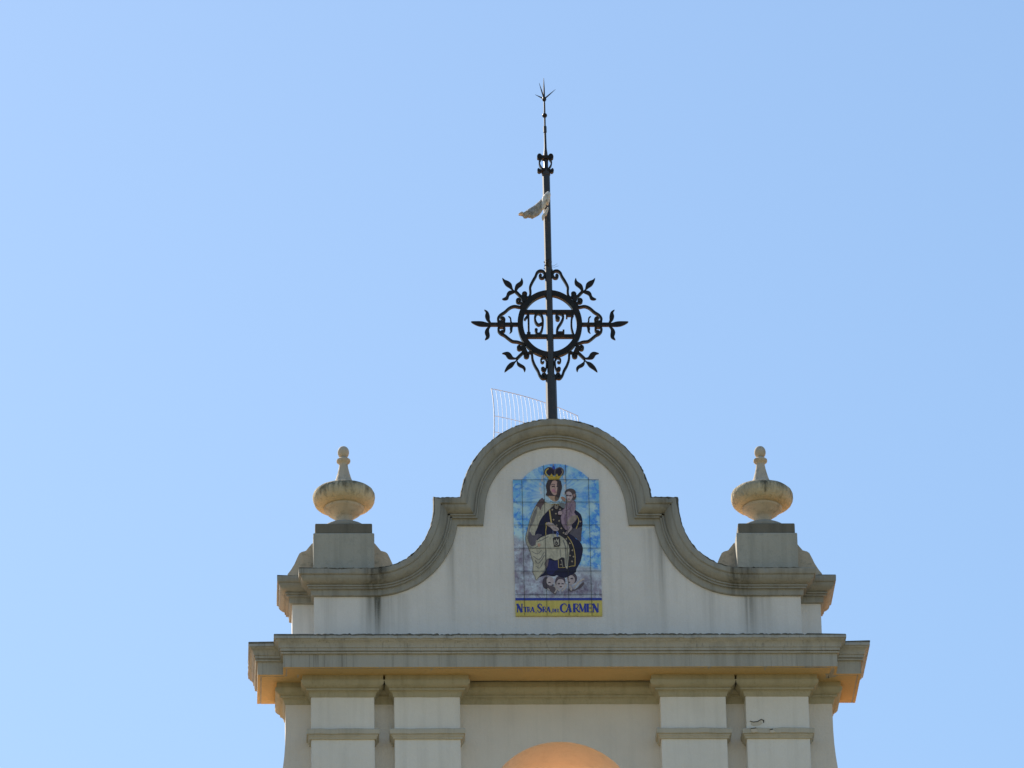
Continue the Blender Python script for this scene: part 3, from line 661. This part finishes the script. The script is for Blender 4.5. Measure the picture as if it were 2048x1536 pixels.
# hem of the scapular under the lap
L.poly(area((B_, [(1040, 860), (1110, 815), (1165, 830), (1160, 900), (1180, 1025), (1045, 1035)])), DBR, False)
L.line(area((B_, [(1040, 860), (1046, 1034), (1185, 1030)])), 14, GOLD, False); L.line(area((B_, [(1110, 870), (1140, 1025)])), 10, (128, 130, 124), False)
L.dot(B_, 1100, 965, 22, STAR); L.dot(B_, 1105, 875, 18, STAR)
# hand, cuff cord and badge
L.line(area((B_, [(800, 60), (770, 90), (782, 160), (768, 240), (772, 330)])), 18, GOLD)
L.poly(area((A_, [(790, 1370), (830, 1345), (930, 1375), (985, 1430)]), (B_, [(1000, 140), (1050, 195), (1040, 230), (985, 245), (930, 230), (870, 165), (800, 125), (775, 95)])), (136, 128, 130))
L.line(area((B_, [(960, 180), (1030, 215)])), 12, (84, 78, 76)); L.line(area((B_, [(930, 150), (950, 190)])), 10, (92, 86, 84))
L.line(area((B_, [(925, 230), (930, 390)])), 7, (96, 112, 150)); L.line(area((B_, [(1000, 250), (1040, 300), (1010, 360)])), 16, (64, 90, 160)); L.line(area((B_, [(1030, 255), (1000, 320), (1050, 370)])), 12, (84, 108, 166))
L.poly(area((B_, [(922, 400), (955, 375), (1075, 365), (1085, 555), (1055, 580), (948, 588)])), (46, 42, 42), False)
L.poly(area((B_, [(950, 430), (985, 450), (1000, 400), (1020, 445), (1050, 410), (1062, 535), (1000, 560), (960, 545)])), (136, 136, 128), False)
L.poly(area((B_, [(998, 450), (1015, 480), (1040, 500), (1020, 545), (980, 545), (975, 490)])), (58, 54, 54)); L.dot(B_, 1000, 515, 14, (136, 136, 128))
# collar, neck, hair, face
L.poly(area((A_, [(745, 880), (790, 800), (850, 830), (930, 890), (1000, 900), (1060, 850), (1085, 775), (1150, 800), (1110, 890), (1030, 945), (900, 950), (790, 930)])), (142, 170, 190))
L.line(area((A_, [(770, 880), (850, 890), (960, 925), (1070, 890)])), 14, (104, 140, 176))
L.poly(area((A_, [(855, 740), (985, 770), (1020, 770), (1045, 850), (985, 905), (900, 875), (825, 800)])), (142, 122, 106))
L.poly(area((A_, [(985, 770), (1060, 760), (1050, 850), (985, 890), (960, 830)])), (84, 72, 62))
L.poly(area((A_, [(835, 440), (1060, 440), (1105, 500), (1120, 600), (1098, 690), (1072, 800), (1040, 820), (985, 790), (860, 780), (810, 785), (770, 750), (795, 690), (773, 570), (800, 480)])), (52, 44, 46), mottle=.3)
L.poly(area((A_, [(925, 455), (985, 450), (1030, 500), (1045, 600), (1025, 700), (985, 765), (935, 755), (885, 690), (862, 610), (885, 520)])), (146, 124, 120), mottle=.2)
L.poly(area((A_, [(1020, 480), (1050, 550), (1055, 650), (1030, 745), (1000, 768), (1012, 690), (1022, 600), (1010, 540)])), (66, 54, 54))
L.oval(A_, 935, 668, 40, 36, (146, 104, 122), .2)
L.line(area((A_, [(888, 548), (930, 530), (970, 548)])), 16, (62, 52, 56)); L.line(area((A_, [(900, 588), (935, 574), (965, 590)])), 24, (48, 40, 46)); L.line(area((A_, [(1000, 578), (1042, 572)])), 22, (36, 30, 34))
L.line(area((A_, [(985, 545), (1000, 640), (985, 660)])), 10, (170, 152, 146)); L.line(area((A_, [(958, 705), (985, 698), (1004, 706)])), 16, (130, 78, 90)); L.line(area((A_, [(850, 640), (860, 700), (900, 760)])), 22, (52, 44, 46))
# brooch and shoulder
L.oval(A_, 1000, 1010, 42, 60, (110, 104, 96)); L.dot(A_, 1000, 985, 26, (44, 40, 40))
L.line(area((A_, [(900, 980), (960, 950), (1060, 985), (1140, 1030)])), 16, (120, 108, 74))
L.poly(area((A_, [(1050, 970), (1120, 930), (1200, 960), (1210, 1040), (1150, 1050)])), (96, 104, 110)); L.poly(area((A_, [(1090, 810), (1150, 800), (1200, 850), (1180, 900), (1120, 860)])), (138, 108, 94))
# crown
L.oval(A_, 885, 262, 98, 85, (36, 28, 44), .2); L.oval(A_, 1052, 262, 88, 85, (36, 28, 44), .2)
L.line(area((A_, [(790, 350), (750, 285), (770, 205), (850, 172), (930, 200), (962, 250), (966, 330)])), 26, (64, 58, 70)); L.line(area((A_, [(966, 330), (968, 250), (1000, 200), (1075, 172), (1140, 215), (1150, 285), (1105, 345)])), 22, (78, 72, 78))
L.line(area((A_, [(800, 340), (765, 280), (785, 225), (830, 195)])), 22, (158, 142, 62)); L.line(area((A_, [(1095, 335), (1130, 280), (1115, 220)])), 12, (128, 122, 96))
L.poly(area((A_, [(775, 345), (855, 362), (895, 300), (925, 350), (950, 368), (985, 345), (1010, 300), (1045, 360), (1120, 335), (1085, 380), (1058, 436), (838, 436), (815, 385)])), (150, 132, 50), False)
L.line(area((A_, [(850, 415), (1050, 415)])), 8, (96, 82, 34), False); L.dot(A_, 905, 370, 16, (96, 82, 34)); L.dot(A_, 1005, 370, 16, (96, 82, 34))
L.poly(area((A_, [(920, 135), (945, 135), (975, 190), (950, 215), (915, 190)])), (44, 66, 150)); L.dot(A_, 935, 118, 24, (120, 112, 84))
tbuild(L.mb, 'crowned_woman')
# ---- the child on her arm
L2 = Layer(.05 * .5)
L2.y = L.y - .0002
L2.poly(area((A_, [(1200, 950), (1270, 885), (1380, 885), (1412, 960), (1405, 1080), (1385, 1140), (1425, 1200), (1440, 1265), (1400, 1340), (1330, 1400)]), (B_, [(1330, 150), (1240, 220), (1205, 225), (1155, 170), (1110, 80)]), (A_, [(1092, 1300), (1105, 1200), (1150, 1150), (1050, 1195), (1042, 1150), (1090, 1110), (1180, 1050)])), (120, 106, 122), mottle=.7, edge=(80, 68, 84))
L2.poly(area((A_, [(1240, 1330), (1330, 1220), (1425, 1200), (1445, 1255), (1340, 1385), (1230, 1430)])), (124, 116, 112), mottle=.5)
L2.poly(area((B_, [(1285, 130), (1345, 185), (1260, 285), (1235, 330), (1180, 325), (1185, 295), (1225, 250), (1265, 190)])), (134, 126, 130)); L2.line(area((B_, [(1300, 150), (1250, 240), (1210, 310)])), 14, (90, 82, 90))
L2.oval(A_, 1082, 1150, 48, 44, (142, 128, 136)); L2.oval(A_, 1265, 900, 55, 35, (120, 108, 106))
L2.oval(A_, 1300, 715, 118, 92, (66, 58, 60)); L2.oval(A_, 1375, 790, 52, 80, (66, 58, 60))
L2.poly(area((A_, [(1205, 720), (1260, 690), (1320, 720), (1350, 790), (1335, 850), (1285, 890), (1235, 870), (1205, 800)])), (146, 136, 142), mottle=.2)
L2.oval(A_, 1385, 770, 26, 34, (124, 104, 106))
for x, y in ((1238, 775), (1300, 780)): L2.line(area((A_, [(x - 26, y), (x + 26, y)])), 28, (58, 48, 56))
L2.line(area((A_, [(1240, 852), (1290, 856)])), 18, (92, 62, 72)); L2.line(area((A_, [(1265, 790), (1262, 830)])), 10, (168, 160, 164))
L2.line(area((A_, [(1330, 960), (1290, 1060), (1180, 1110)])), 14, (92, 74, 96)); L2.line(area((A_, [(1200, 1180), (1180, 1300), (1210, 1420)])), 16, (96, 78, 100)); L2.line(area((A_, [(1290, 1120), (1260, 1230), (1150, 1280)])), 12, (98, 80, 102))
tbuild(L2.mb, 'child')
# ---- three winged heads at her feet
def cherub(hair, face, eyes, wings, dark=None):
    L3 = Layer(.0); L3.y = YT - .0008
    if dark: L3.poly(area((C_, dark)), (74, 68, 74))
    for w_, wd in wings: L3.line(area((C_, w_)), wd, (144, 140, 140))
    L3.oval(C_, *hair, (66, 60, 70)); L3.oval(C_, *face, (148, 142, 148), .3)
    for x, y, s in eyes: L3.line(area((C_, [(x - s, y), (x, y - 5), (x + s, y)])), 28, (56, 50, 60))
    tbuild(L3.mb, 'winged_head')
cherub((775, 280, 78, 130), (865, 240, 82, 92), ((850, 275, 26), (925, 330, 20)), (([(960, 340), (1000, 420), (960, 500)], 26), ([(800, 380), (850, 440)], 22)), [(760, 380), (900, 340), (1000, 420), (980, 530), (860, 450)])
cherub((1085, 250, 112, 130), (1088, 300, 92, 105), ((1055, 300, 24), (1135, 302, 24), (1095, 365, 22)), (([(972, 270), (990, 370), (1070, 450)], 30), ([(1218, 300), (1190, 390), (1115, 455)], 30)))
cherub((1340, 180, 108, 120), (1318, 215, 82, 102), ((1330, 190, 28), (1280, 270, 14)), (([(1370, 385), (1430, 315), (1530, 225), (1605, 190)], 34), ([(1290, 340), (1320, 400), (1310, 440)], 40)), [(1260, 400), (1400, 420), (1560, 270), (1600, 300), (1500, 400), (1300, 470)])
# ---- grout lines between the tiles
gm = MB(); GR = NT('grout').done((.055, .06, .055), .9); yg = L2.y - .0003
xs = [tp(A_(x, 920))[0] for x in (265, 742, 1215, 1702)]
zs = [tp(A_(900, y))[1] for y in (437, 918, 1412)] + [tp(B_(900, y))[1] for y in (618, 1112)] + [tp(C_(900, 540))[1]]
for x in xs:
    top = Z2 - R_ + math.sqrt(R_ ** 2 - (x - MX) ** 2) if abs(x - MX) < AR else Z1
    gm.sheet([(x - .0016, Z0), (x + .0016, Z0), (x + .0016, top), (x - .0016, top)], yg)
for z in zs: gm.sheet([(X0, z - .0016), (X1, z - .0016), (X1, z + .0016), (X0, z + .0016)], yg - .0002)
tbuild(gm, 'grout', GR)
# ---- name band and lettering
nb = MB(); nb.prism([(X0, Z0), (X1, Z0), (X1, ZN - .0005), (X0, ZN - .0005)], YT - .0004, YA + .012); band = tbuild(nb, 'name_band', paint(160, 152, 82, .2))
bs = MB(); zt_, zb_ = tp(C_(1000, 603))[1], tp(C_(1000, 657))[1]; bs.sheet([(X0, zb_), (X1, zb_), (X1, zt_), (X0, zt_)], YT - .0012); tbuild(bs, 'blue_stripe', paint(38, 52, 128, .15))
TH, th = .29, .13
def serif(x, y, w=.3): return ([(x - w / 2, y), (x + w / 2, y)], .06)
GL = {
 'N': [([(.14, 0), (.14, 1)], th), ([(.08, 1), (.86, 0)], .3), ([(.86, 0), (.86, 1)], th), serif(.14, .03), serif(.06, .97, .3), serif(.86, .97)],
 'T': [([(.5, 0), (.5, 1)], TH), ([(0, .95), (1, .95)], .09), ([(.03, .8), (.03, 1)], .06), ([(.97, .8), (.97, 1)], .06), serif(.5, .03, .5)],
 'R': [([(.2, 0), (.2, 1)], TH), ([(.2, .96), (.6, .95), (.8, .75), (.6, .5), (.25, .48)], .12), ([(.5, .5), (.72, .2), (.98, .03)], .17), serif(.2, .03, .45), serif(.15, .97, .3)],
 'A': [([(.05, 0), (.48, 1)], th), ([(.45, 1), (.85, 0)], .29), ([(.2, .32), (.7, .32)], .07), serif(.06, .03), serif(.86, .03, .36)],
 'S': [([(.88, .72), (.85, .9), (.5, .96), (.2, .8), (.3, .6), (.7, .42), (.86, .22), (.6, .04), (.25, .06), (.08, .28)], [.1, .1, .13, .22, .27, .27, .22, .13, .1, .1])],
 'D': [([(.2, 0), (.2, 1)], TH), ([(.2, .95), (.6, .93), (.88, .5), (.6, .07), (.2, .05)], [.08, .12, .2, .12, .08])],
 'E': [([(.2, 0), (.2, 1)], TH), ([(.1, .95), (.95, .95)], .09), ([(.1, .05), (.97, .05)], .09), ([(.2, .5), (.75, .5)], .08), ([(.92, .76), (.92, .98)], .06), ([(.94, .02), (.94, .26)], .06), ([(.74, .38), (.74, .62)], .05)],
 'L': [([(.25, 0), (.25, 1)], TH), ([(.05, .05), (.95, .05)], .09), ([(.93, .02), (.93, .28)], .06), serif(.25, .97, .45)],
 'C': [([(.93, .70), (.88, .9), (.55, .97), (.2, .8), (.1, .5), (.2, .2), (.55, .03), (.85, .1), (.95, .26)], [.08, .1, .13, .23, .28, .23, .13, .1, .08])],
 'M': [([(.1, 0), (.1, 1)], .06), ([(.1, 1), (.5, .08)], .22), ([(.5, .08), (.86, 1)], .09), ([(.86, 0), (.86, 1)], .22), serif(.1, .03, .22), serif(.06, .97, .2), serif(.87, .03, .28), serif(.9, .97, .24)],
 ',': [([(.5, .9), (.55, .4), (.3, 0)], .38)]}
BLUE = paint(40, 52, 132, .15)
for ch, x0, x1, y0, y1 in (('N', 143, 275, 730, 915), ('T', 288, 372, 797, 913), ('R', 372, 447, 797, 913), ('A', 442, 532, 797, 913), (',', 548, 575, 895, 935), ('S', 585, 692, 728, 917), ('R', 700, 785, 792, 914), ('A', 785, 876, 792, 914), (',', 886, 910, 897, 937),
        ('D', 916, 966, 836, 912), ('E', 970, 1018, 836, 912), ('L', 1020, 1074, 836, 912), ('C', 1082, 1225, 725, 917), ('A', 1215, 1330, 735, 915), ('R', 1357, 1498, 725, 915), ('M', 1488, 1642, 725, 915), ('E', 1648, 1775, 725, 915), ('N', 1778, 1915, 725, 915)):
    lm = MB(); j = 0
    for pts, wd in GL[ch]:
        q = [tp(C_(x0 + px_ * (x1 - x0), y1 - pz * (y1 - y0))) for px_, pz in pts]; k_ = (.5 * (y1 - y0) + .5 * (x1 - x0) * 1.1) / 10.779 / 250
        if len(q) > 3:
            q = spline(q, 3)
            if isinstance(wd, list): wd = [wd[min(len(wd) - 1, int(i / 3))] * (1 - (i % 3) / 3) + wd[min(len(wd) - 1, int(i / 3) + 1)] * ((i % 3) / 3) for i in range(len(q))]
        wl = [w_ * k_ for w_ in wd] if isinstance(wd, list) else wd * k_
        lm.bar(q, wl, YT - .0016 - j * .0002, None); j += 1
    tbuild(lm, 'letter', BLUE, band)
# ------------------------------------------------------------------ ground
def ground_mat():
    k = NT('dry_lawn'); c = k.mix(k.ramp(k.noise(.15, 5), .35, .65), (.155, .122, .048), (.205, .16, .065))
    c = k.mix(k.ramp(k.noise(6, 4), .4, .7, 0, .5), c, (.10, .10, .035)); return k.done(c, .95, k.noise(8, 4), .5, .05)
g = MB(); g.add([(-1500, -1500, 0), (1500, -1500, 0), (1500, 1500, 0), (-1500, 1500, 0)], [(0, 1, 2, 3)])
go = g.build('ground', ground_mat()); go['kind'] = 'structure'
def path_mat():
    k = NT('forecourt_paving'); return k.done(k.mix(k.noise(2, 5), (.26, .24, .20), (.38, .35, .29)), .9, k.noise(12, 3), .3, .02)
g = MB(); g.add([(-5, -70, .004), (5, -70, .004), (5, 0, .004), (-5, 0, .004)], [(0, 1, 2, 3)])
go = g.build('path', path_mat()); go['kind'] = 'structure'
